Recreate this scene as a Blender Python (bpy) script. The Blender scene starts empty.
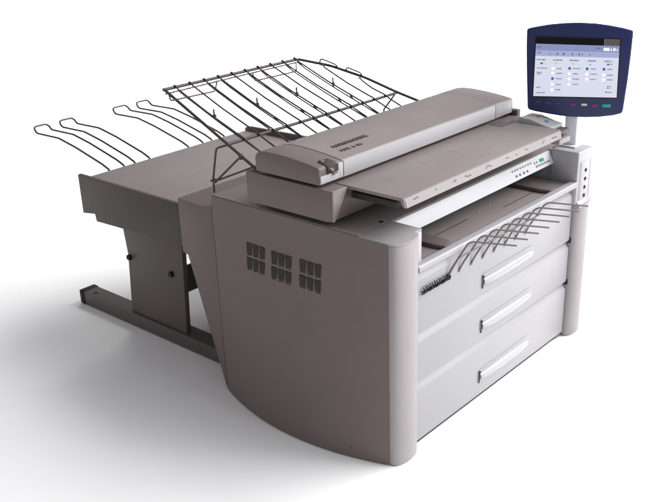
import bpy, bmesh, math, random
from mathutils import Vector, Matrix, Euler
random.seed(7)
S = bpy.context.scene
COL = S.collection

# ------------------------------------------------------------------ materials
def mat(name, col, rough=0.5, spec=0.4, bump=0.0, scale=900.0, var=0.04, metal=0.0, coat=0.0):
    m = bpy.data.materials.new(name); m.use_nodes = True
    nt = m.node_tree; b = nt.nodes['Principled BSDF']
    b.inputs['Metallic'].default_value = metal
    b.inputs['Specular IOR Level'].default_value = spec
    b.inputs['Coat Weight'].default_value = coat
    tc = nt.nodes.new('ShaderNodeTexCoord')
    n1 = nt.nodes.new('ShaderNodeTexNoise'); n1.inputs['Scale'].default_value = 6.0
    n1.inputs['Detail'].default_value = 6.0
    nt.links.new(tc.outputs['Object'], n1.inputs['Vector'])
    r = nt.nodes.new('ShaderNodeValToRGB')
    lo = [max(0, c * (1 - var)) for c in col]; hi = [min(1, c * (1 + var)) for c in col]
    r.color_ramp.elements[0].position = 0.3; r.color_ramp.elements[1].position = 0.7
    r.color_ramp.elements[0].color = (*lo, 1); r.color_ramp.elements[1].color = (*hi, 1)
    nt.links.new(n1.outputs['Fac'], r.inputs['Fac'])
    nt.links.new(r.outputs['Color'], b.inputs['Base Color'])
    mr = nt.nodes.new('ShaderNodeMapRange')
    mr.inputs['To Min'].default_value = rough - 0.05; mr.inputs['To Max'].default_value = rough + 0.05
    nt.links.new(n1.outputs['Fac'], mr.inputs['Value'])
    nt.links.new(mr.outputs['Result'], b.inputs['Roughness'])
    if bump > 0:
        n2 = nt.nodes.new('ShaderNodeTexNoise'); n2.inputs['Scale'].default_value = scale
        n2.inputs['Detail'].default_value = 3.0
        nt.links.new(tc.outputs['Object'], n2.inputs['Vector'])
        bp = nt.nodes.new('ShaderNodeBump'); bp.inputs['Strength'].default_value = bump
        bp.inputs['Distance'].default_value = 0.001
        nt.links.new(n2.outputs['Fac'], bp.inputs['Height'])
        nt.links.new(bp.outputs['Normal'], b.inputs['Normal'])
    return m

def screen_mat(name, col, strength):
    m = bpy.data.materials.new(name); m.use_nodes = True
    b = m.node_tree.nodes['Principled BSDF']
    b.inputs['Base Color'].default_value = (*[c * 0.2 for c in col], 1)
    b.inputs['Emission Color'].default_value = (*col, 1)
    b.inputs['Emission Strength'].default_value = strength
    b.inputs['Roughness'].default_value = 0.25; b.inputs['Specular IOR Level'].default_value = .15
    return m

M = {}
M['panel'] = mat('taupe plastic panel', (.146, .117, .110), .5, .35, .12)
M['rear'] = mat('taupe painted steel', (.108, .087, .082), .5, .35, .12)
M['skirt'] = mat('shaded taupe painted steel', (.074, .060, .057), .5, .3, .12)  # darker copy of the rear steel, with the skirt's shading put into the colour
M['grey'] = mat('warm grey plastic', (.213, .184, .179), .42, .4, .12)
M['column'] = mat('light grey plastic column', (.305, .284, .288), .4, .45, .08)
M['white'] = mat('white plastic', (.352, .349, .366), .35, .45, .08, var=.02)
M['fascia'] = mat('brightened white plastic', (.60, .605, .635), .4, .45, .08, var=.02)  # brightened to offset the scanner's shade on the fascia strip
M['lidwhite'] = mat('pale grey plastic', (.42, .415, .432), .4, .45, .08, var=.02)
M['deck'] = mat('grey painted deck', (.222, .194, .188), .4, .4, .1)
M['brown'] = mat('dark taupe plastic', (.12, .10, .097), .5, .35, .1)
M['dark'] = mat('black plastic', (.014, .013, .013), .55, .2, .05)
M['slot'] = mat('dark opening and cavity shade', (.055, .047, .046), .7, .2)  # also paints the cavity shade under the document table
M['wire'] = mat('dark brown coated wire', (.045, .034, .032), .4, .45, .0, metal=.15)
M['wirefront'] = mat('grey coated wire', (.17, .15, .15), .35, .5, .0, metal=.3)
M['navy'] = mat('navy blue plastic', (.010, .018, .086), .38, .45, .08)
M['ink'] = mat('grey printed ink', (.14, .122, .116), .6, .2)
M['paleink'] = mat('pale grey printed ink', (.19, .172, .168), .6, .2)
M['seam'] = mat('dark slot and painted shadow', (.03, .027, .027), .7, .2)  # deck slots, and the painted contact shadow under the drawers
M['green'] = mat('green indicator window', (.0, .26, .09), .3, .5)
M['red'] = mat('red button', (.42, .10, .09), .4, .5)
M['blue'] = mat('blue button', (.08, .24, .40), .4, .5)
M['teal'] = mat('teal key', (.02, .32, .30), .4, .5)
M['maroon'] = mat('maroon key', (.22, .02, .10), .4, .5)
M['tan'] = mat('beige key', (.6, .5, .42), .4, .5)
M['bluegrey'] = mat('dim navy key', (.035, .038, .10), .4, .5)
M['chrome'] = mat('satin metal', (.5, .48, .47), .3, .5, metal=.8)
M['clear'] = mat('glossy white plastic', (.40, .40, .43), .15, .6, coat=.4, var=.01)
M['scr'] = screen_mat('lit screen pale blue', (.60, .63, .74), 1.0)
M['scr_blue'] = screen_mat('lit screen blue band', (.22, .25, .45), 1.0)
M['scr_blue2'] = screen_mat('lit screen lighter blue band', (.33, .36, .56), 1.0)
M['scr_black'] = screen_mat('dark screen band', (.004, .004, .006), 1.0)
M['scr_grey'] = screen_mat('grey screen tab', (.085, .08, .075), 1.0)
M['scr_ink'] = screen_mat('screen lettering', (.10, .10, .15), 1.0)
M['scr_white'] = screen_mat('white screen button', (.95, .96, 1.0), 1.0)
M['scr_dot'] = screen_mat('blue screen button', (.05, .10, .36), 1.0)
M['scr_orange'] = screen_mat('orange screen icon', (.75, .40, .15), 1.0)
M['scr_green'] = screen_mat('green screen icon', (.15, .45, .2), 1.0)

# ------------------------------------------------------------------ geometry helpers
class MB:
    def __init__(self): self.bm = bmesh.new()
    def box(self, x0, x1, y0, y1, z0, z1, bev=0.0, seg=2):
        t = bmesh.new()
        bmesh.ops.create_cube(t, size=1)
        for v in t.verts:
            v.co = ((x0 + x1) / 2 + v.co.x * (x1 - x0), (y0 + y1) / 2 + v.co.y * (y1 - y0), (z0 + z1) / 2 + v.co.z * (z1 - z0))
        if bev > 0: bmesh.ops.bevel(t, geom=t.edges[:], offset=bev, segments=seg, profile=.5, affect='EDGES')
        return self.add(t)
    def add(self, t):
        me = bpy.data.meshes.new('tmp'); t.to_mesh(me); t.free(); self.bm.from_mesh(me); bpy.data.meshes.remove(me)
        return self
    def prism(self, pts, axis, a, b, bev=0.0, seg=2):
        """polygon in the two other axes (in x,y,z order) extruded along axis from a to b"""
        t = bmesh.new()
        def co(p, k):
            if axis == 'x': return (k, p[0], p[1])
            if axis == 'y': return (p[0], k, p[1])
            return (p[0], p[1], k)
        lo = [t.verts.new(co(p, a)) for p in pts]; hi = [t.verts.new(co(p, b)) for p in pts]
        n = len(pts)
        t.faces.new(lo); t.faces.new(list(reversed(hi)))
        for i in range(n): t.faces.new((lo[i], hi[i], hi[(i + 1) % n], lo[(i + 1) % n]))
        bmesh.ops.recalc_face_normals(t, faces=t.faces[:])
        if bev > 0:
            es = [e for e in t.edges if len(e.link_faces) == 2 and e.calc_face_angle(0) > .5]
            bmesh.ops.bevel(t, geom=es, offset=bev, segments=seg, profile=.5, affect='EDGES')
        return self.add(t)
    def tube(self, pts, r, n=8, closed=False, bend=0.0):
        P = [Vector(p) for p in pts]
        if bend > 0:
            Q = [P[0]]
            for i in range(1, len(P) - 1):
                a, b, c = P[i - 1], P[i], P[i + 1]
                d1 = min(bend, (a - b).length * .45); d2 = min(bend, (c - b).length * .45)
                p1 = b + (a - b).normalized() * d1; p2 = b + (c - b).normalized() * d2
                for k in range(5):
                    u = k / 4; Q.append((1 - u) ** 2 * p1 + 2 * u * (1 - u) * b + u * u * p2)
            Q.append(P[-1]); P = Q
        t = self.bm; rings = []
        up = None
        for i, p in enumerate(P):
            d = (P[min(i + 1, len(P) - 1)] - P[max(i - 1, 0)]).normalized()
            if up is None:
                up = Vector((0, 0, 1)) if abs(d.z) < .9 else Vector((1, 0, 0))
            s = d.cross(up)
            if s.length < 1e-4: s = d.cross(Vector((1, 0, 0)))
            s.normalize(); up = s.cross(d).normalized()
            rings.append([t.verts.new(p + r * (math.cos(2 * math.pi * k / n) * s + math.sin(2 * math.pi * k / n) * up)) for k in range(n)])
        for a, b in zip(rings, rings[1:]):
            for k in range(n): t.faces.new((a[k], a[(k + 1) % n], b[(k + 1) % n], b[k]))
        t.faces.new(list(reversed(rings[0]))); t.faces.new(rings[-1])
        return self
    def disc(self, c, r, axis, h, n=20, rim=0.0):
        """short cylinder with its axis along a Vector"""
        a = Vector(axis).normalized(); c = Vector(c)
        s = a.orthogonal().normalized(); u = a.cross(s)
        prof = [(r, 0), (r, h - rim), (r - rim, h)] if rim else [(r, 0), (r, h)]
        rings = [[self.bm.verts.new(c + a * z + q * (math.cos(2 * math.pi * k / n) * s + math.sin(2 * math.pi * k / n) * u)) for k in range(n)] for q, z in prof]
        for A, B in zip(rings, rings[1:]):
            for k in range(n): self.bm.faces.new((A[k], A[(k + 1) % n], B[(k + 1) % n], B[k]))
        self.bm.faces.new(list(reversed(rings[0]))); self.bm.faces.new(rings[-1])
        return self
    def slab(self, frame, pts, z0, z1, bev=0.0):
        """polygon pts in a frame (origin, h, v, n), extruded along n from z0 to z1"""
        O, h, v, nn = frame
        t = bmesh.new()
        lo = [t.verts.new(O + h * p[0] + v * p[1] + nn * z0) for p in pts]
        hi = [t.verts.new(O + h * p[0] + v * p[1] + nn * z1) for p in pts]
        n = len(pts)
        t.faces.new(list(reversed(lo))); t.faces.new(hi)
        for i in range(n): t.faces.new((lo[i], lo[(i + 1) % n], hi[(i + 1) % n], hi[i]))
        bmesh.ops.recalc_face_normals(t, faces=t.faces[:])
        if bev > 0:
            es = [e for e in t.edges if len(e.link_faces) == 2 and e.calc_face_angle(0) > .8]
            bmesh.ops.bevel(t, geom=es, offset=bev, segments=3, profile=.5, affect='EDGES')
        return self.add(t)
    def build(self, name, m, parent=None, label=None, smooth=True, origin=None):
        bm = self.bm
        r = parent
        while r is not None and r.parent is not None: r = r.parent
        if r is not None: origin = r.location
        if origin is not None:
            for v in bm.verts: v.co -= Vector(origin)
        me = bpy.data.meshes.new(name); bm.to_mesh(me); bm.free()
        me.materials.append(m)
        for p in me.polygons: p.use_smooth = smooth
        if smooth: me.set_sharp_from_angle(angle=math.radians(32))
        o = bpy.data.objects.new(name, me); COL.objects.link(o)
        if parent is not None: o.parent = parent
        elif origin is not None: o.location = origin
        if label: o['label'] = label
        return o

def thing(name, label, cat, loc):
    o = bpy.data.objects.new(name, None); COL.objects.link(o)
    o.empty_display_size = .1; o.location = loc; o['label'] = label; o['category'] = cat
    return o

def rounded_rect(x0, x1, y0, y1, r, n=4):
    out = []
    for cx, cy, a0 in ((x1 - r, y1 - r, 0), (x0 + r, y1 - r, 90), (x0 + r, y0 + r, 180), (x1 - r, y0 + r, 270)):
        for k in range(n + 1):
            a = math.radians(a0 + 90 * k / n); out.append((cx + r * math.cos(a), cy + r * math.sin(a)))
    return out

# ------------------------------------------------------------------ the setting
fl = MB(); s = 70
fl.bm.faces.new([fl.bm.verts.new(p) for p in ((-s, -s, 0), (s, -s, 0), (s, s, 0), (-s, s, 0))])
floor = fl.build('floor', mat('white studio floor', (.90, .90, .90), .6, .2, 0, var=.004), smooth=False)
floor['kind'] = 'structure'

# ------------------------------------------------------------------ printer
PR = thing('wide_format_printer', 'large grey and white wide format printer with three white drawers standing on the floor', 'printer', (.68, .40, 0))
ZT = .83
def bulge(y, z):
    yb = .833 if z < .56 else .833
    t = min(1, max(0, y / yb)); w = 1 - (2 * t - 1) ** 2
    return .084 * w * max(0, 1 - z / .83) ** 1.25
def back_edge(z):
    if z > .782: return .833
    if z > .56: return 1.025
    return .835 + (1.0 - .835) * z / .56

# left side panel: a bowed skin with thickness, its rear lower edge cut on a slant
mb = MB(); bm = mb.bm
NZ, NY = 28, 30
zs = [.006 + (ZT - .006) * i / NZ for i in range(NZ + 1)]
outer, inner = [], []
for z in zs:
    yb = min(.833, .835 + .165 * min(z, .56) / .56)
    rowo, rowi = [], []
    for j in range(NY + 1):
        y = .007 + (yb - .007) * j / NY
        rowo.append(bm.verts.new((-bulge(y, z), y, z)))
        rowi.append(bm.verts.new((-bulge(y, z) + .018, y, z)))
    outer.append(rowo); inner.append(rowi)
for i in range(NZ):
    for j in range(NY):
        bm.faces.new((outer[i][j], outer[i + 1][j], outer[i + 1][j + 1], outer[i][j + 1]))
        bm.faces.new((inner[i][j], inner[i][j + 1], inner[i + 1][j + 1], inner[i + 1][j]))
    bm.faces.new((outer[i][0], inner[i][0], inner[i + 1][0], outer[i + 1][0]))
    bm.faces.new((outer[i][NY], outer[i + 1][NY], inner[i + 1][NY], inner[i][NY]))
for j in range(NY):
    bm.faces.new((outer[0][j], outer[0][j + 1], inner[0][j + 1], inner[0][j]))
    bm.faces.new((outer[NZ][j], inner[NZ][j], inner[NZ][j + 1], outer[NZ][j + 1]))
side = mb.build('side_panel', M['panel'], PR)
# vents: three groups of six slots
for (ya, yb_, za, zb_) in ((.283, .387, .583, .697), (.420, .524, .578, .694), (.552, .652, .583, .696)):
    mb = MB(); w = (yb_ - ya) / 3; h = (zb_ - za) / 2
    for i in range(3):
        for k in range(2):
            y0 = ya + i * w + .0035; y1 = ya + (i + 1) * w - .0035
            z0 = za + k * h + .004; z1 = za + (k + 1) * h - .004
            b = bulge((y0 + y1) / 2, (z0 + z1) / 2)
            mb.box(-b - .0016, -b + .006, y0, y1, z0, z1)
            n = 7
            for q in range(n):       # louvre blades
                zz = z0 + (z1 - z0) * (q + .5) / n
                mb.box(-b - .0028, -b - .001, y0 + .001, y1 - .001, zz - .0012, zz + .0012)
    mb.build('vent', M['slot'], side)
mb = MB()
for y, z in ((.143, .040), (.70, .055)):
    mb.disc((-bulge(y, z) + .002, y, z), .0045, (-1, 0, 0), .0035, 12, .001)
mb.build('screw', M['rear'], side)

# rear housing flush with the panel, slanted towards the floor
mb = MB()
mb.prism([(.836, .008), (.836, .779), (1.03, .783), (1.03, .56), (1.0, .552)], 'x', .0, 1.345, .002)
mb.build('rear_housing', M['panel'], PR)
# core of the body
mb = MB()
mb.box(.02, 1.34, .03, .83, .012, .69)
mb.box(.02, 1.34, .30, .83, .69, .80)
mb.build('body_core', M['brown'], PR)
mb = MB(); mb.box(.142, 1.189, .012, .0295, .003, .0205); mb.build('toe_shadow', M['seam'], PR)  # dark strip painting the contact shadow below the drawers
mb = MB(); mb.box(1.342, 1.36, .02, .833, .008, ZT - .002, .004); mb.build('side_panel', M['panel'], PR)
# top cover with left end cap
mb = MB()
mb.box(.019, 1.356, .128, .835, .800, ZT + .002, .002)
mb.box(.004, .0195, .128, .834, .826, ZT + .0042, .0015)
mb.build('top_cover', M['grey'], PR)
capp = [(.001, .126), (.001, .004)]
for k in range(1, 32):
    a = math.pi * (1 - k / 32.); capp.append((.070 + .068 * math.cos(a), .002 - .036 * math.sin(a) ** .85))
capp += [(.139, .004), (.178, .004), (.178, .126)]
mb = MB(); mb.prism(capp, 'z', .8255, ZT + .0035, .0012)
mb.box(.019, .178, .021, .1265, .795, .8256); cap = mb.build('corner_cap', M['column'], PR)
mb = MB(); mb.disc((.15, .150, ZT + .002), .007, (0, 0, 1), .003, 14, .001); mb.build('screw', M['dark'], cap)

# front columns
def column_pts(xc, a, b, back, y0=0.002, n=22):
    p = [(xc + a, back), (xc - a, back)]
    for k in range(n + 1):
        t = math.pi * (1 - k / n); p.append((xc + a * math.cos(t), y0 - b * (max(0, math.sin(t)) ** .85)))
    p = [q for i, q in enumerate(p) if i == 0 or (abs(q[0] - p[i - 1][0]) + abs(q[1] - p[i - 1][1])) > 1e-6]
    return p
mb = MB(); mb.prism(column_pts(.070, .068, .036, .02), 'z', .004, .8253, .002)
mb.build('front_column', M['column'], PR)
mb = MB(); mb.prism(column_pts(1.302, .060, .036, .02), 'z', .004, .612, .003)
rc = mb.build('front_column', M['column'], PR)
# upper right post: flat faced, with key strip
mb = MB()
mb.box(1.240, 1.372, -.014, .110, .616, .838, .006, 3)
post = mb.build('upper_post', M['lidwhite'], PR)
mb = MB(); mb.box(1.258, 1.350, -.0165, -.013, .630, .795, .001); keys = mb.build('key_strip', M['lidwhite'], post)
mb = MB()
for i in range(16):
    z = .635 + i * .0098
    mb.box(1.266, 1.268, -.0175, -.016, z, z + .006); mb.box(1.343, 1.345, -.0175, -.016, z, z + .006)
mb.build('dashed_line', M['ink'], post)
for z in (.752, .715, .678, .642):
    mb = MB(); mb.disc((1.305, -.016, z), .0075, (0, -1, 0), .004, 14, .001)
    mb.build('button', M['dark'], post)
mb = MB(); mb.prism([(-.033, .604), (-.0145, .628), (.0, .628), (.0, .604)], 'x', 1.248, 1.355, .002)
mb.build('shoulder', M['white'], PR)

# drawers
DX0, DX1 = .141, 1.2395
for (z0, z1) in ((.022, .263), (.265, .4535), (.4555, .686)):
    mb = MB()
    mb.prism([(0.0, z0), (0.0, z1 - .034), (.022, z1), (.04, z1), (.04, z0)], 'x', DX0, DX1, .002)
    dr = mb.build('drawer', M['white'], PR)
    hz = z0 + (.052 if z0 < .1 else .028 if z0 < .4 else .022)
    # recessed pocket (its frame) and a bowed glossy bar across it
    mb = MB(); mb.slab((Vector((0, -.0005, 0)), Vector((1, 0, 0)), Vector((0, 0, 1)), Vector((0, -1, 0))),
                       rounded_rect(.550, .930, hz + .004, hz + .060, .012), 0, .0018, .0008)
    hd = mb.build('handle', M['white'], dr)
    mb = MB()
    n = 40; rows = []
    for k in range(n + 1):
        t = k / n; e = max(0.02, math.sin(math.pi * t)) ** .35; x = .562 + .357 * t
        dpt = .004 + .015 * e; hh = .010 + .0085 * e
        rows.append([mb.bm.verts.new((x, -.0012 - dpt * max(0, math.cos(q * math.pi / 20)) ** .7, hz + .029 + hh * math.sin(q * math.pi / 20))) for q in range(-10, 11)])
    for A, B in zip(rows, rows[1:]):
        for q in range(20): mb.bm.faces.new((A[q], A[q + 1], B[q + 1], B[q]))
    mb.bm.faces.new(rows[0]); mb.bm.faces.new(list(reversed(rows[-1])))
    bmesh.ops.recalc_face_normals(mb.bm, faces=mb.bm.faces[:])
    mb.build('handle_bar', M['clear'], dr)
    mb = MB(); mb.box(.5535, .5580, -.0052, -.001, hz + .004, hz + .056, .001)
    mb.disc((.5585, -.001, hz + .050), .006, (0, -1, 0), .0045, 12)
    mb.build('handle_shadow', M['dark'], dr)  # black strip standing in for the recess shadow at the handle's end
# black catches that also paint the gap shadows at the drawers' right ends
for z in (.262, .455):
    mb = MB(); mb.box(1.238, 1.248, -.006, .01, z - .012, z + .012, .002); mb.build('drawer_catch', M['dark'], PR)
mb = MB(); mb.box(1.19, 1.243, .006, .06, .004, .060, .004); mb.build('foot_block', M['brown'], PR)

# front rail and output deck
mb = MB(); mb.prism(rounded_rect(-.016, .022, .688, .714, .009, 5), 'x', .140, 1.2425); mb.build('front_rail', M['white'], PR)
mb = MB(); mb.box(.140, 1.2425, .022, .298, .686, .7055, .001); deck = mb.build('output_deck', M['deck'], PR)
for q in ((.395, .632, .1165, .1195), (.822, 1.072, .0785, .0815)):
    mb = MB(); mb.box(*q, .7045, .7065); mb.build('deck_slot', M['seam'], deck)
for x in (.30, .48, .56, .64, .72, .80, .90, .98):
    mb = MB(); mb.box(x, x + .018, .132, .136, .7045, .7068, .0005); mb.build('deck_rib', M['deck'], deck)
for x0, x1 in ((.315, .385), (1.055, 1.128)):
    mb = MB()
    mb.prism([(x0, .24), (x0, .045), (x0 + .012, .012), (x1 - .02, .012), (x1, .04), (x1, .24)], 'z', .706, .722, .004)
    mb.build('paper_guide', M['brown'], PR)
mb = MB(); mb.box(.1405, .1775, .003, .030, .7145, .8253, .003); mb.build('corner_strip', M['lidwhite'], PR)
# right inner cheek of the recess
mb = MB(); mb.box(1.243, 1.262, .127, .30, .69, .799); mb.box(1.2435, 1.262, .02, .127, .69, .834, .002); mb.build('inner_cheek', M['lidwhite'], PR)
mb = MB(); mb.box(.02, .139, .022, .30, .69, .799); mb.build('inner_cheek', M['grey'], PR)
# white fascia strip
mb = MB()
mb.prism([(.127, .827), (.121, .829), (.096, .778), (.102, .774), (.29, .774), (.29, .827)], 'x', .1835, 1.2415, .0015)
fas = mb.build('fascia', M['fascia'], PR)
d = Vector((0, .096 - .121, .778 - .829)).normalized()          # down the strip
FF = (Vector((0, .121, .829)), Vector((1, 0, 0)), -d, Vector((0, d.z, -d.y)).normalized() if False else Vector((0, -abs(d.z), abs(d.y))))
def strip(x0, x1, a, b, name, m, h=.0012):
    mb = MB(); mb.slab(FF, [(x0, -b), (x1, -b), (x1, -a), (x0, -a)], -.0005, h); return mb.build(name, m, fas)
strip(1.142, 1.176, .016, .030, 'indicator_window', M['green'])
for x in (.945, .972, 1.002, 1.028): strip(x, x + .012, .036, .045, 'button', M['ink'])
for x in (1.105, 1.122, 1.139, 1.156, 1.173, 1.190, 1.205): strip(x, x + .009, .036, .044, 'button', M['ink'])
mb = MB()
for x in (.93, .95, .968, .99, 1.01, 1.03, 1.05, 1.07): mb.slab(FF, [(x, -.020), (x + .011, -.020), (x + .011, -.014), (x, -.014)], -.0005, .001)
for x in (1.10, 1.118): mb.slab(FF, [(x, -.03), (x + .006, -.03), (x + .006, -.018), (x, -.018)], -.0005, .001)
mb.build('lettering', M['paleink'], fas)

# paper catch: a dark hinge comb and eight bent wires on the top drawer
mb = MB(); mb.tube([(.163, -.010, .612), (.33, -.010, .612)], .0034, 8)
for i in range(13):
    x = .168 + i * .0125
    mb.tube([(x, -.004, .600 + .004 * (i % 3)), (x + .004, -.014, .606), (x + .006, -.016, .616), (x + .008, -.006, .624 + .003 * (i % 2))], .0022, 6)
mb.build('hinge_comb', M['dark'], PR)
prev = None
for i in range(8):
    x = .322 + i * .0765; up = -.0012 * i
    mb = MB()
    pts = [(x, -.001, .609), (x + .010, -.012, .640), (x + .068, -.040, .722 + up), (x + .080, -.052, .728 + up), (x + .178, -.166, .709 + up)]
    mb.tube(pts, .0034, 8, bend=.008)
    mb.disc(Vector((x, 0, .609)), .006, (0, -1, 0), .004, 10)
    if i == 0:
        mb.tube([(x - .002, -.006, .612), (x + .030, -.022, .668)], .0034, 7)
    mb.build('catch_wire', M['wirefront'], PR)
mb = MB(); mb.tube([(.322 + .034, -.030, .680), (.322 + 7 * .0765 + .046, -.030, .674)], .0028, 8); mb.build('catch_rod', M['wirefront'], PR)

# ------------------------------------------------------------------ touch screen on its post
CP = Vector((-2.09180682, -1.61985042, 1.894))
SO = CP + (Vector((1.30, .0404, 1.158)) - CP) * .985
h = Vector((.454, -.891, 0)).normalized(); nh = Vector((-.891, -.454, 0)).normalized()
nn = (nh * math.cos(.12) + Vector((0, 0, 1)) * math.sin(.12)).normalized(); vv = nn.cross(h)
if vv.z < 0: vv = -vv
FR = (SO, h, vv, nn)
TS = thing('touch_screen', 'navy blue touch screen monitor showing a pale menu on a white post', 'monitor', (1.325, .055, .833))
outl = [(-.2143, .1559), (-.19, .1625), (-.1281, .1732), (-.07, .1785), (-.0133, .1800), (.045, .1775), (.1009, .1703), (.15, .161), (.1884, .1518),
        (.1868, .06), (.183, -.04), (.1755, -.155), (.170, -.166), (.14, -.1745), (.0915, -.1815), (.04, -.1848), (-.0071, -.1849), (-.06, -.1815), (-.1053, -.1754),
        (-.165, -.1655), (-.186, -.160), (-.1935, -.152), (-.203, -.04), (-.2115, .08)]
mb = MB(); mb.slab(FR, outl, -.040, 0, .007)
mb.slab(FR, [(p[0] * .72, p[1] * .72) for p in outl], -.062, -.039, .008)
hs = mb.build('housing', M['navy'], TS)
def spoly(mbx, pts, z0, z1): mbx.slab(FR, pts, z0, z1)
# screen corners TL TR BR BL
TL, TR, BR, BL = [Vector(p) for p in ((-.1755, .1255), (.1405, .1180), (.1465, -.1040), (-.1735, -.1045))]
def sp(u, v):           # u across, v down, 0..1
    a = TL.lerp(TR, u); b = BL.lerp(BR, u); return tuple(a.lerp(b, v))
def quad(u0, u1, v0, v1): return [sp(u0, v1), sp(u1, v1), sp(u1, v0), sp(u0, v0)]
mb = MB(); mb.slab(FR, quad(-.014, 1.014, -.02, 1.02), -.001, .0008); mb.build('bezel', M['dark'], TS)
mb = MB(); mb.slab(FR, quad(0, 1, 0, 1), -.0005, .0012); disp = mb.build('display', M['scr'], TS)
def ui(name, m, quads, z=.0018):
    mb = MB()
    for q in quads: mb.slab(FR, quad(*q), .001, z)
    return mb.build(name, M[m], disp)
ui('top_band', 'scr_black', [(0, .82, 0, .115)]); ui('tab', 'scr_grey', [(.822, 1, 0, .115)])
ui('menu_band', 'scr_blue', [(0, 1, .117, .225)]); ui('menu_band', 'scr_blue2', [(0, 1, .227, .315)])
for q in ((.815, .885, .15, .20), (.90, .915, .16, .20), (.93, .955, .15, .20), (.97, .98, .16, .20)): ui('menu_tab', 'scr_white', [q], .0022)
rnd = random.Random(3)
txt = []
def words(u, v, w, hgt=.016):
    x = u
    while x < u + w:
        l = rnd.uniform(.008, .022)
        txt.append((x, min(x + l, u + w), v + rnd.uniform(0, .004), v + hgt + rnd.uniform(0, .004))); x += l + .006
for u in (.02, .22, .42, .64, .83): words(u, .365, .11 if u < .6 else .09, .02)
words(.02, .155, .05); words(.02, .25, .05); words(.72, .15, .06)
for u in (.26, .33, .44, .52): txt.append((u, u + .014, .255, .29))
for u in (.17, .26, .345, .56, .65): txt.append((u, u + .012, .262, .285))
white, blue = [], []
cols = {.20: ((.52, 0), (.60, 0), (.69, 1), (.79, 0), (.88, 0)), .40: ((.51, 1), (.60, 0), (.69, 0), (.78, 0)), .61: ((.51, 1), (.60, 0), (.69, 0)), .81: ((.51, 1), (.61, 0), (.69, 0))}
for u, rows in cols.items():
    for v, on in rows:
        (blue if on else white).append((u, u + .045, v - .022, v + .030)); words(u + .065, v - .006, rnd.uniform(.05, .09))
words(.03, .51, .12); words(.03, .585, .06); words(.03, .61, .05)
words(.03, .84, .05); words(.03, .93, .11); words(.88, .80, .05); words(.88, .83, .04); words(.86, .90, .08)
ui('screen_lettering', 'scr_ink', txt, .002)
def dots(name, m, lst):
    for (u0, u1, v0, v1) in lst:
        mb = MB()
        c = sp((u0 + u1) / 2, (v0 + v1) / 2); r = (u1 - u0) * .125
        mb.slab(FR, [(c[0] + r * math.cos(a), c[1] + r * math.sin(a)) for a in [k * math.pi / 7 for k in range(14)]], .001, .0022)
        mb.build(name, M[m], disp)
dots('option_button', 'scr_white', white); dots('option_button', 'scr_dot', blue)
for m, q in (('scr_dot', (.065, .095, .425, .455)), ('scr_dot', (.865, .892, .415, .445)), ('scr_orange', (.102, .12, .42, .44)), ('scr_orange', (.245, .275, .422, .442)),
             ('scr_orange', (.445, .475, .422, .442)), ('scr_green', (.905, .925, .415, .445)), ('scr_green', (.655, .675, .43, .455))):
    ui('menu_icon', m, [q], .0023)
for (x, y, w, hh, m) in ((-.155, -.128, .018, .005, 'bluegrey'), (-.118, -.130, .018, .005, 'bluegrey'), (-.080, -.132, .018, .005, 'bluegrey'), (-.0174, -.1349, .015, .006, 'maroon'), (.0255, -.1345, .019, .0065, 'tan'), (.0646, -.1365, .014, .008, 'maroon'), (.1108, -.1365, .030, .011, 'teal')):
    mb = MB(); mb.slab(FR, rounded_rect(x - w / 2 - .002, x + w / 2 + .002, y - hh / 2 - .001, y + hh / 2 + .001, hh / 2, 5), -.001, .0028, .0008)
    mb.build('key', M[m], TS)
# post and neck
mb = MB()
mb.slab((Vector((1.325, .073, 0)), h, Vector((0, 0, 1)), nh), [(-.025, .842), (.025, .842), (.025, 1.06), (-.025, 1.06)], -.014, .014, .006)
bp = SO - nn * .058
mb.tube([(1.325, .073, 1.04), (bp.x, bp.y, 1.09)], .020, 14)
mb.build('post', M['fascia'], TS)
mb = MB(); mb.box(1.288, 1.362, .030, .108, .8385, .844, .002); mb.build('base_plate', M['fascia'], TS)

# ------------------------------------------------------------------ scanner
SC = thing('document_scanner', 'long grey wide document scanner with a pale front lid resting on top of the printer', 'scanner', (.60, .40, .834))
mb = MB()
mb.prism([(.236, .858), (.236, .963), (.632, .963), (.632, .858), (.60, .853), (.262, .853)], 'x', -.003, 1.205, .0025)
mb.build('base', M['panel'], SC)
mb = MB()
for x in (.05, .58, 1.14): mb.box(x, x + .05, .30, .36, .835, .855); mb.box(x, x + .05, .52, .58, .835, .855)
mb.build('foot', M['dark'], SC)
# white cheek in front of the base, cut on a slant
mb = MB(); mb.prism([(-.002, .858), (.004, .858), (.072, .960), (.072, .963), (-.002, .963)], 'y', .2275, .2355, .001)
mb.build('front_cheek', M['deck'], SC)
mb = MB(); mb.box(.10, 1.07, .05, .2355, .915, .936, .003); mb.build('shaded_shelf_tray', M['slot'], SC)  # darkened so its colour paints the shade in the cavity
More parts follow.
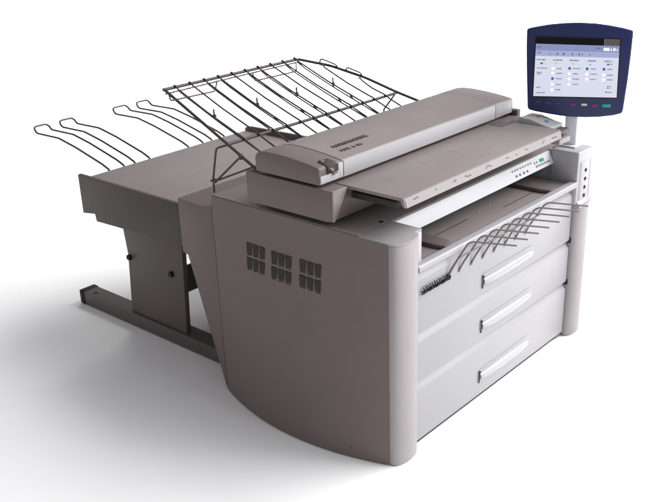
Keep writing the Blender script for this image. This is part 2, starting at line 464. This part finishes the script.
# document table
mb = MB()
mb.prism([(.0, .962), (.008, .966), (.280, .966), (.280, .955), (.012, .955), (.004, .938), (-.006, .934)], 'x', .072, 1.092, .0008)
tb = mb.build('document_table', M['deck'], SC)
mb = MB(); mb.prism([(-.0005, .9625), (-.0085, .9335), (-.0065, .932), (.002, .960)], 'x', .080, 1.090); mb.build('table_lip', M['column'], tb)
mb = MB(); rnd = random.Random(5)
x = .12
while x < 1.02:
    for k in range(rnd.randint(1, 4)):
        zz = rnd.uniform(.944, .951)
        yv = -.0005 - .008 * (.9625 - zz) / .029
        mb.box(x, x + .006, yv - .0010, yv + .001, zz, zz + .004); x += .010
    x += rnd.uniform(.04, .11)
mb.build('lip_marking', M['paleink'], tb)
mb = MB()
for x in (.20, .42, .60, .78, .97): mb.box(x, x + .0010, .15, .20, .9655, .9664)
for x, y, w in ((.33, .10, .05), (.52, .16, .03), (.70, .08, .04), (.88, .15, .05), (.60, .05, .06)): mb.box(x, x + w, y, y + .003, .9655, .9667)
mb.build('guide_marking', M['grey'], tb)
mb = MB(); mb.box(1.0, 1.088, .205, .270, .9655, .9675, .001); mb.build('feed_slot', M['brown'], tb)
mb = MB(); mb.box(1.0925, 1.205, .02, .2352, .925, .947, .002); mb.build('end_shelf', M['brown'], SC)
# lid: curved top profile
prof = [(.284, .974), (.280, .980), (.281, 1.028), (.287, 1.034), (.32, 1.039), (.36, 1.044), (.415, 1.049), (.47, 1.052), (.52, 1.051), (.555, 1.046), (.572, 1.036), (.578, 1.02), (.576, .974)]
mb = MB(); mb.prism(prof, 'x', .112, 1.060, 0); mb.build('lid', M['grey'], SC)
for xa, xb in ((-.006, .110), (1.062, 1.204)):
    mb = MB(); mb.prism(prof, 'x', xa, xb, .004); ec = mb.build('lid_end_cap', M['panel'] if xa < 0 else M['grey'], SC)
    if xa < 0: left_cap = ec
mb = MB(); mb.box(.1125, 1.0595, .2765, .281, .9765, 1.0325, .0015); mb.build('lid_front', M['lidwhite'], SC)
mb = MB(); mb.box(-.003, .1085, .2768, .2812, .978, 1.005, .0012); mb.box(.085, .1085, .2766, .2812, .978, 1.030, .001); mb.build('cap_front', M['lidwhite'], left_cap)
mb = MB(); mb.box(1.0635, 1.19, .2772, .2812, .977, 1.031, .0015); mb.build('cap_front', M['lidwhite'], ec)
# latch in the left end cap
mb = MB(); mb.prism([(.275, 1.008), (.275, 1.032), (.29, 1.0385), (.32, 1.0425), (.32, 1.040), (.295, 1.008)], 'x', .030, .078, .001); mb.build('latch_recess', M['slot'], left_cap)
mb = MB(); mb.prism([(.266, 1.014), (.263, 1.019), (.318, 1.047), (.322, 1.043)], 'x', .038, .052, .001); mb.box(.052, .075, .270, .285, 1.000, 1.008, .002); mb.build('latch', M['panel'], left_cap)
# printed words on the lid (unreadably small in the photograph): two rows of marks
mb = MB(); rnd = random.Random(11)
def lidz(y):
    for (a, za), (b, zb) in zip(prof[3:], prof[4:]):
        if a <= y <= b: return za + (zb - za) * (y - a) / (b - a)
    return 1.05
for (xa, xb, y) in ((.178, .360, .383), (.160, .285, .340)):
    x = xa
    while x < xb:
        w = rnd.uniform(.006, .011); z = lidz(y)
        if rnd.random() < .85 or y > .36:
            dy = .010 if y > .36 else .008
            mb.prism([(x, y - dy), (x + .0025, y - dy), (x + .0025, y + dy), (x, y + dy)], 'z', z - .006, z + .0022)
            for q in ((-dy, -dy + .003), (-.0015, .0015), (dy - .003, dy)):
                if rnd.random() < .75: mb.prism([(x, y + q[0]), (x + w, y + q[0]), (x + w, y + q[1]), (x, y + q[1])], 'z', z - .006, z + .0022)
        x += w + .0035
mb.build('lettering', M['ink'], SC)
# right hand control block
mb = MB(); mb.prism([(.050, .9475), (.050, .962), (.085, .968), (.145, .984), (.19, .986), (.20, .975), (.20, .9475)], 'x', 1.108, 1.206, .004, 3)
cb = mb.build('control_block', M['lidwhite'], SC)
mb = MB(); mb.disc((1.165, .140, .9800), .009, (0, -.26, .96), .006, 14, .002); mb.build('button', M['red'], cb)
mb = MB(); mb.disc((1.155, .095, .9685), .009, (0, -.26, .96), .006, 14, .002); mb.build('button', M['blue'], cb)
mb = MB(); mb.box(1.206, 1.235, .26, .33, .955, .985, .004); mb.build('hinge', M['brown'], SC)
mb = MB(); mb.box(1.094, 1.185, .002, .045, .900, .924, .004); mb.build('end_bracket', M['column'], SC)
mb = MB(); mb.box(1.094, 1.112, -.004, .0015, .930, .944, .002); mb.build('end_stop', M['dark'], SC)

# ------------------------------------------------------------------ output stacker behind
ST = thing('output_stacker', 'dark grey flat output stacker table on sheet metal stand with long feet, behind printer', 'stacker', (.55, 1.45, 0))
mb = MB()
mb.prism([(1.06, .575), (1.06, .722), (1.728, .722), (1.728, .567), (1.652, .577), (1.640, .545), (1.45, .552), (1.20, .568)], 'x', .045, 1.035, .002)
tray = mb.build('tray', M['grey'], ST)
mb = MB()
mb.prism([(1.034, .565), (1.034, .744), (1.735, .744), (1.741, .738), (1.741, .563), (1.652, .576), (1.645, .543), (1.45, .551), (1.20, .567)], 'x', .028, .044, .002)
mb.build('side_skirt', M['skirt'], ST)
mb = MB(); mb.prism([(1.06, .56), (1.06, .755), (1.70, .745), (1.735, .735), (1.735, .56)], 'x', 1.036, 1.052, .002)
mb.build('side_skirt', M['rear'], ST)
mb = MB(); mb.box(.032, .0425, 1.030, 1.056, .60, .655); mb.build('bracket_slot', M['slot'], ST)
mb = MB(); mb.tube([(.06, 1.36, .7222), (.5, 1.36, .7222), (1.03, 1.36, .7222)], .001, 4); mb.build('tray_seam', M['brown'], ST)
for xs in (.137, .900):
    mb = MB()
    mb.prism([(1.625, .072), (1.60, .36), (1.622, .55), (1.205, .57), (1.215, .40), (1.235, .072)], 'x', xs, xs + .024, .002)
    stp = mb.build('stand_panel', M['rear'], ST)
    for y, z in ((1.587, .352), (1.295, .345)):
        mb = MB(); mb.disc((xs - .001, y, z), .0135, (-1, 0, 0), .012, 18, .003); mb.build('knob', M['dark'], stp)
    mb = MB(); mb.box(xs - .012, xs + .072, .90, 2.010, .003, .070, .004)
    ft = mb.build('foot', M['rear'], ST)
    mb = MB(); mb.box(xs - .0145, xs + .0745, 1.990, 2.030, .002, .0725, .005); mb.build('end_cap', M['dark'], ft)
    mb = MB(); mb.box(xs + .006, xs + .026, 1.925, 1.945, .0695, .0715); mb.build('bolt_slot', M['slot'], ft)
mb = MB(); mb.box(.193, .899, 1.388, 1.412, .175, .300, .003); mb.build('cross_bar', M['brown'], ST)
mb = MB(); mb.box(.210, .887, 1.08, 1.14, .004, .064, .003); mb.build('floor_bar', M['brown'], ST)
# wire fingers: hairpins standing out over the back edge
for xa, xb in ((.200, .282), (.344, .430), (.668, .762), (.821, .905)):
    mb = MB()
    def leg(x, dz=0): return [(x, 1.746, .60), (x, 1.748, .716), (x, 1.80, .735), (x, 2.0, .783 + dz), (x, 2.13, .806 + dz), (x, 2.315, .802 + dz), (x, 2.335, .820 + dz)]
    A, B = leg(xa), leg(xb)
    mb.tube(A + [(xa + .012, 2.342, .829), (xb - .012, 2.342, .829)] + list(reversed(B)), .0050, 8, bend=.012)
    mb.build('wire_finger', M['wire'], ST)

# ------------------------------------------------------------------ wire rack leaning over the back
WR = thing('wire_rack', 'dark wire rack of tilted fanned rods standing behind the scanner lid', 'rack', (.5, .80, .834))
yb, zb, yf, zf = 1.062, 1.192, .747, 1.040
def rk(x, y, dz=0): return (x, y, zf + (zb - zf) * (y - yf) / (yb - yf) + dz)
XL = .02; XBR, XFR = .744, 1.017
def xr(y): return XBR + (XFR - XBR) * (yb - y) / (yb - yf)
mb = MB(); mb.tube([rk(XL - .006, yb + .004), rk(XBR, yb)], .0062, 10)
mb.tube([rk(XL, yb, -.014), rk(.4, yb, -.012), rk(XBR, yb, -.012)], .0032, 8); mb.build('back_bar', M['wire'], WR)
mb = MB(); mb.tube([rk(XL, yb), rk(XL, .585)], .0060, 10); mb.build('side_rail', M['wire'], WR)
mb = MB()
mb.tube([rk(XBR, yb), rk(XBR + .10, yb - .095, .012), rk(XBR + .20, yb - .21, .01), rk(xr(yf), yf), rk(xr(yf) + .055, .66)], .0060, 10, bend=.03)
mb.build('side_rail', M['wire'], WR)
mb = MB(); mb.tube([rk(XL, yf, -.006), rk(XFR, yf, -.006)], .0060, 10); mb.build('front_bar', M['wire'], WR)
for i in range(12):
    xf_ = .100 + .0758 * i
    if i < 10: xb_ = .068 + .0728 * i; kx = (xf_ - xb_) / (yb - yf); ye = yb
    else: kx = .19; ye = .985 if i == 10 else .862; xb_ = xf_ - kx * (yb - yf)
    def at(y, dz=0, o=0): return rk(xb_ + o + kx * (yb - y), y, dz)
    mb = MB()
    mb.tube([at(ye + .006, .004), at(ye, .0105), at(ye - .014, .004), at((ye + yf) / 2, -.001), at(yf + .012, .003), at(yf, .0045), at(yf - .02, .001), at(.620, -.003)], .0035, 7)
    if i in (0, 2, 3, 5, 6, 8, 9):
        mb.tube([at(ye - .012, -.006, .006), at(ye - .035, -.020, .020), at(.885, -.026, .024), at(.72, -.024, .026), at(.64, -.018, .024)], .0030, 7, bend=.01)
        mb.tube([at(.80, -.026, .025), at(.80, -.001, .0)], .0028, 6)
    if i in (0, 3, 6, 9):
        mb.tube([at(.887, -.016, .012), at(.889, .020, .012)], .0034, 7); q = Vector(at(.887, -.004, .012)); mb.disc(q - Vector((0, 0, .005)), .0075, (0, 0, 1), .010, 10, .002)
    mb.build('rack_rod', M['wire'], WR)
for p in (((.028, 1.055), (-.004, 1.005), (.209, .999), (.27, 1.052)), ((.461, 1.048), (.425, 1.001), (.665, .998), (.72, 1.052))):
    mb = MB(); mb.tube([rk(x, y, -.004 if k in (0, 3) else .0) for k, (x, y) in enumerate(p)], .0032, 8, bend=.012); mb.build('bail', M['wire'], WR)
for (xa, ya), (xb2, yb2) in (((.812, 1.000), (.862, .940)), ((.884, .916), (.930, .862))):
    mb = MB(); mb.tube([rk(xa, ya, .010), rk(xa + .004, ya - .004, .030), rk(xb2 - .004, yb2 + .004, .026), rk(xb2, yb2, .008)], .0034, 8, bend=.01); mb.build('bail', M['wire'], WR)
# small wire frame under the left rail and its leg
mb = MB()
mb.tube([rk(XL, .742, -.004), (.022, .80, 1.013), (.022, .808, 1.004), (.024, .838, .893), (.026, .842, .835)], .0040, 8, bend=.01)
mb.tube([(.014, .842, .884), (.024, .822, .884), (.024, .70, .985), rk(XL + .004, .675)], .0042, 8, bend=.015)
mb.tube([(.024, .832, .880), (.026, .605, .979)], .0036, 8)
mb.disc((.024, .83, .876), .008, (0, 0, 1), .014, 10); q = rk(XL, .675); mb.disc((q[0], q[1], q[2] - .012), .010, (0, 0, 1), .018, 10, .003)
mb.tube([(1.0, .742, 1.03), (1.0, .80, .96), (1.0, .82, .835)], .0040, 8)
mb.build('leg', M['wire'], WR)

# ------------------------------------------------------------------ camera
cam = bpy.data.cameras.new('camera'); co = bpy.data.objects.new('camera', cam); COL.objects.link(co)
yaw, pit, rol = .837641503, .40734257, -.0356720737
F = Vector((math.sin(yaw) * math.cos(pit), math.cos(yaw) * math.cos(pit), -math.sin(pit)))
r0 = Vector((math.cos(yaw), -math.sin(yaw), 0)); u0 = r0.cross(F)
R = math.cos(rol) * r0 + math.sin(rol) * u0; U = -math.sin(rol) * r0 + math.cos(rol) * u0
mw = Matrix(((R.x, U.x, -F.x, -2.09180682), (R.y, U.y, -F.y, -1.61985042), (R.z, U.z, -F.z, 1.89399995), (0, 0, 0, 1)))
co.matrix_world = mw
cam.sensor_width = 36; cam.lens = 907.07675 / 650 * 36
cam.shift_x = -2.752 / 650; cam.shift_y = 18.978 / 650
cam.clip_end = 500
S.camera = co

# ------------------------------------------------------------------ light: key softbox and added fill lamps
def area(name, loc, target, sx, sy, power, col=(1, 1, 1)):
    l = bpy.data.lights.new(name, 'AREA'); l.shape = 'RECTANGLE'; l.size = sx; l.size_y = sy; l.energy = power; l.color = col
    o = bpy.data.objects.new(name, l); COL.objects.link(o); o.location = loc
    o.rotation_euler = (Vector(target) - Vector(loc)).to_track_quat('-Z', 'Y').to_euler()
    return o
el, az, D = math.radians(40), math.radians(-38), 17.0
area('key_softbox', (.6 + D * math.cos(el) * math.cos(az), .6 + D * math.cos(el) * math.sin(az), D * math.sin(el)), (.6, .6, .3), 14, 14, 4950, (1, .985, .99))
area('front_fill', (3.6, -11.5, 7.2), (.6, 0, .6), 7, 6, 720, (.97, .98, 1))  # added fill to brighten the drawer fronts and fascia
bgl = area('background_fill', (11, 11, 9), (11, 11, 0), 12, 12, 4200)  # added lamp that only keeps the far floor white
bgl.data.spread = math.radians(100)
W = bpy.data.worlds.new('World'); S.world = W; W.use_nodes = True
bg = W.node_tree.nodes['Background']; bg.inputs['Color'].default_value = (.98, .97, 1, 1); bg.inputs['Strength'].default_value = .40
S.view_settings.view_transform = 'Standard'; S.view_settings.look = 'None'; S.view_settings.exposure = 0; S.view_settings.gamma = 1
S.cycles.max_bounces = 8
S.cycles.use_denoising = True
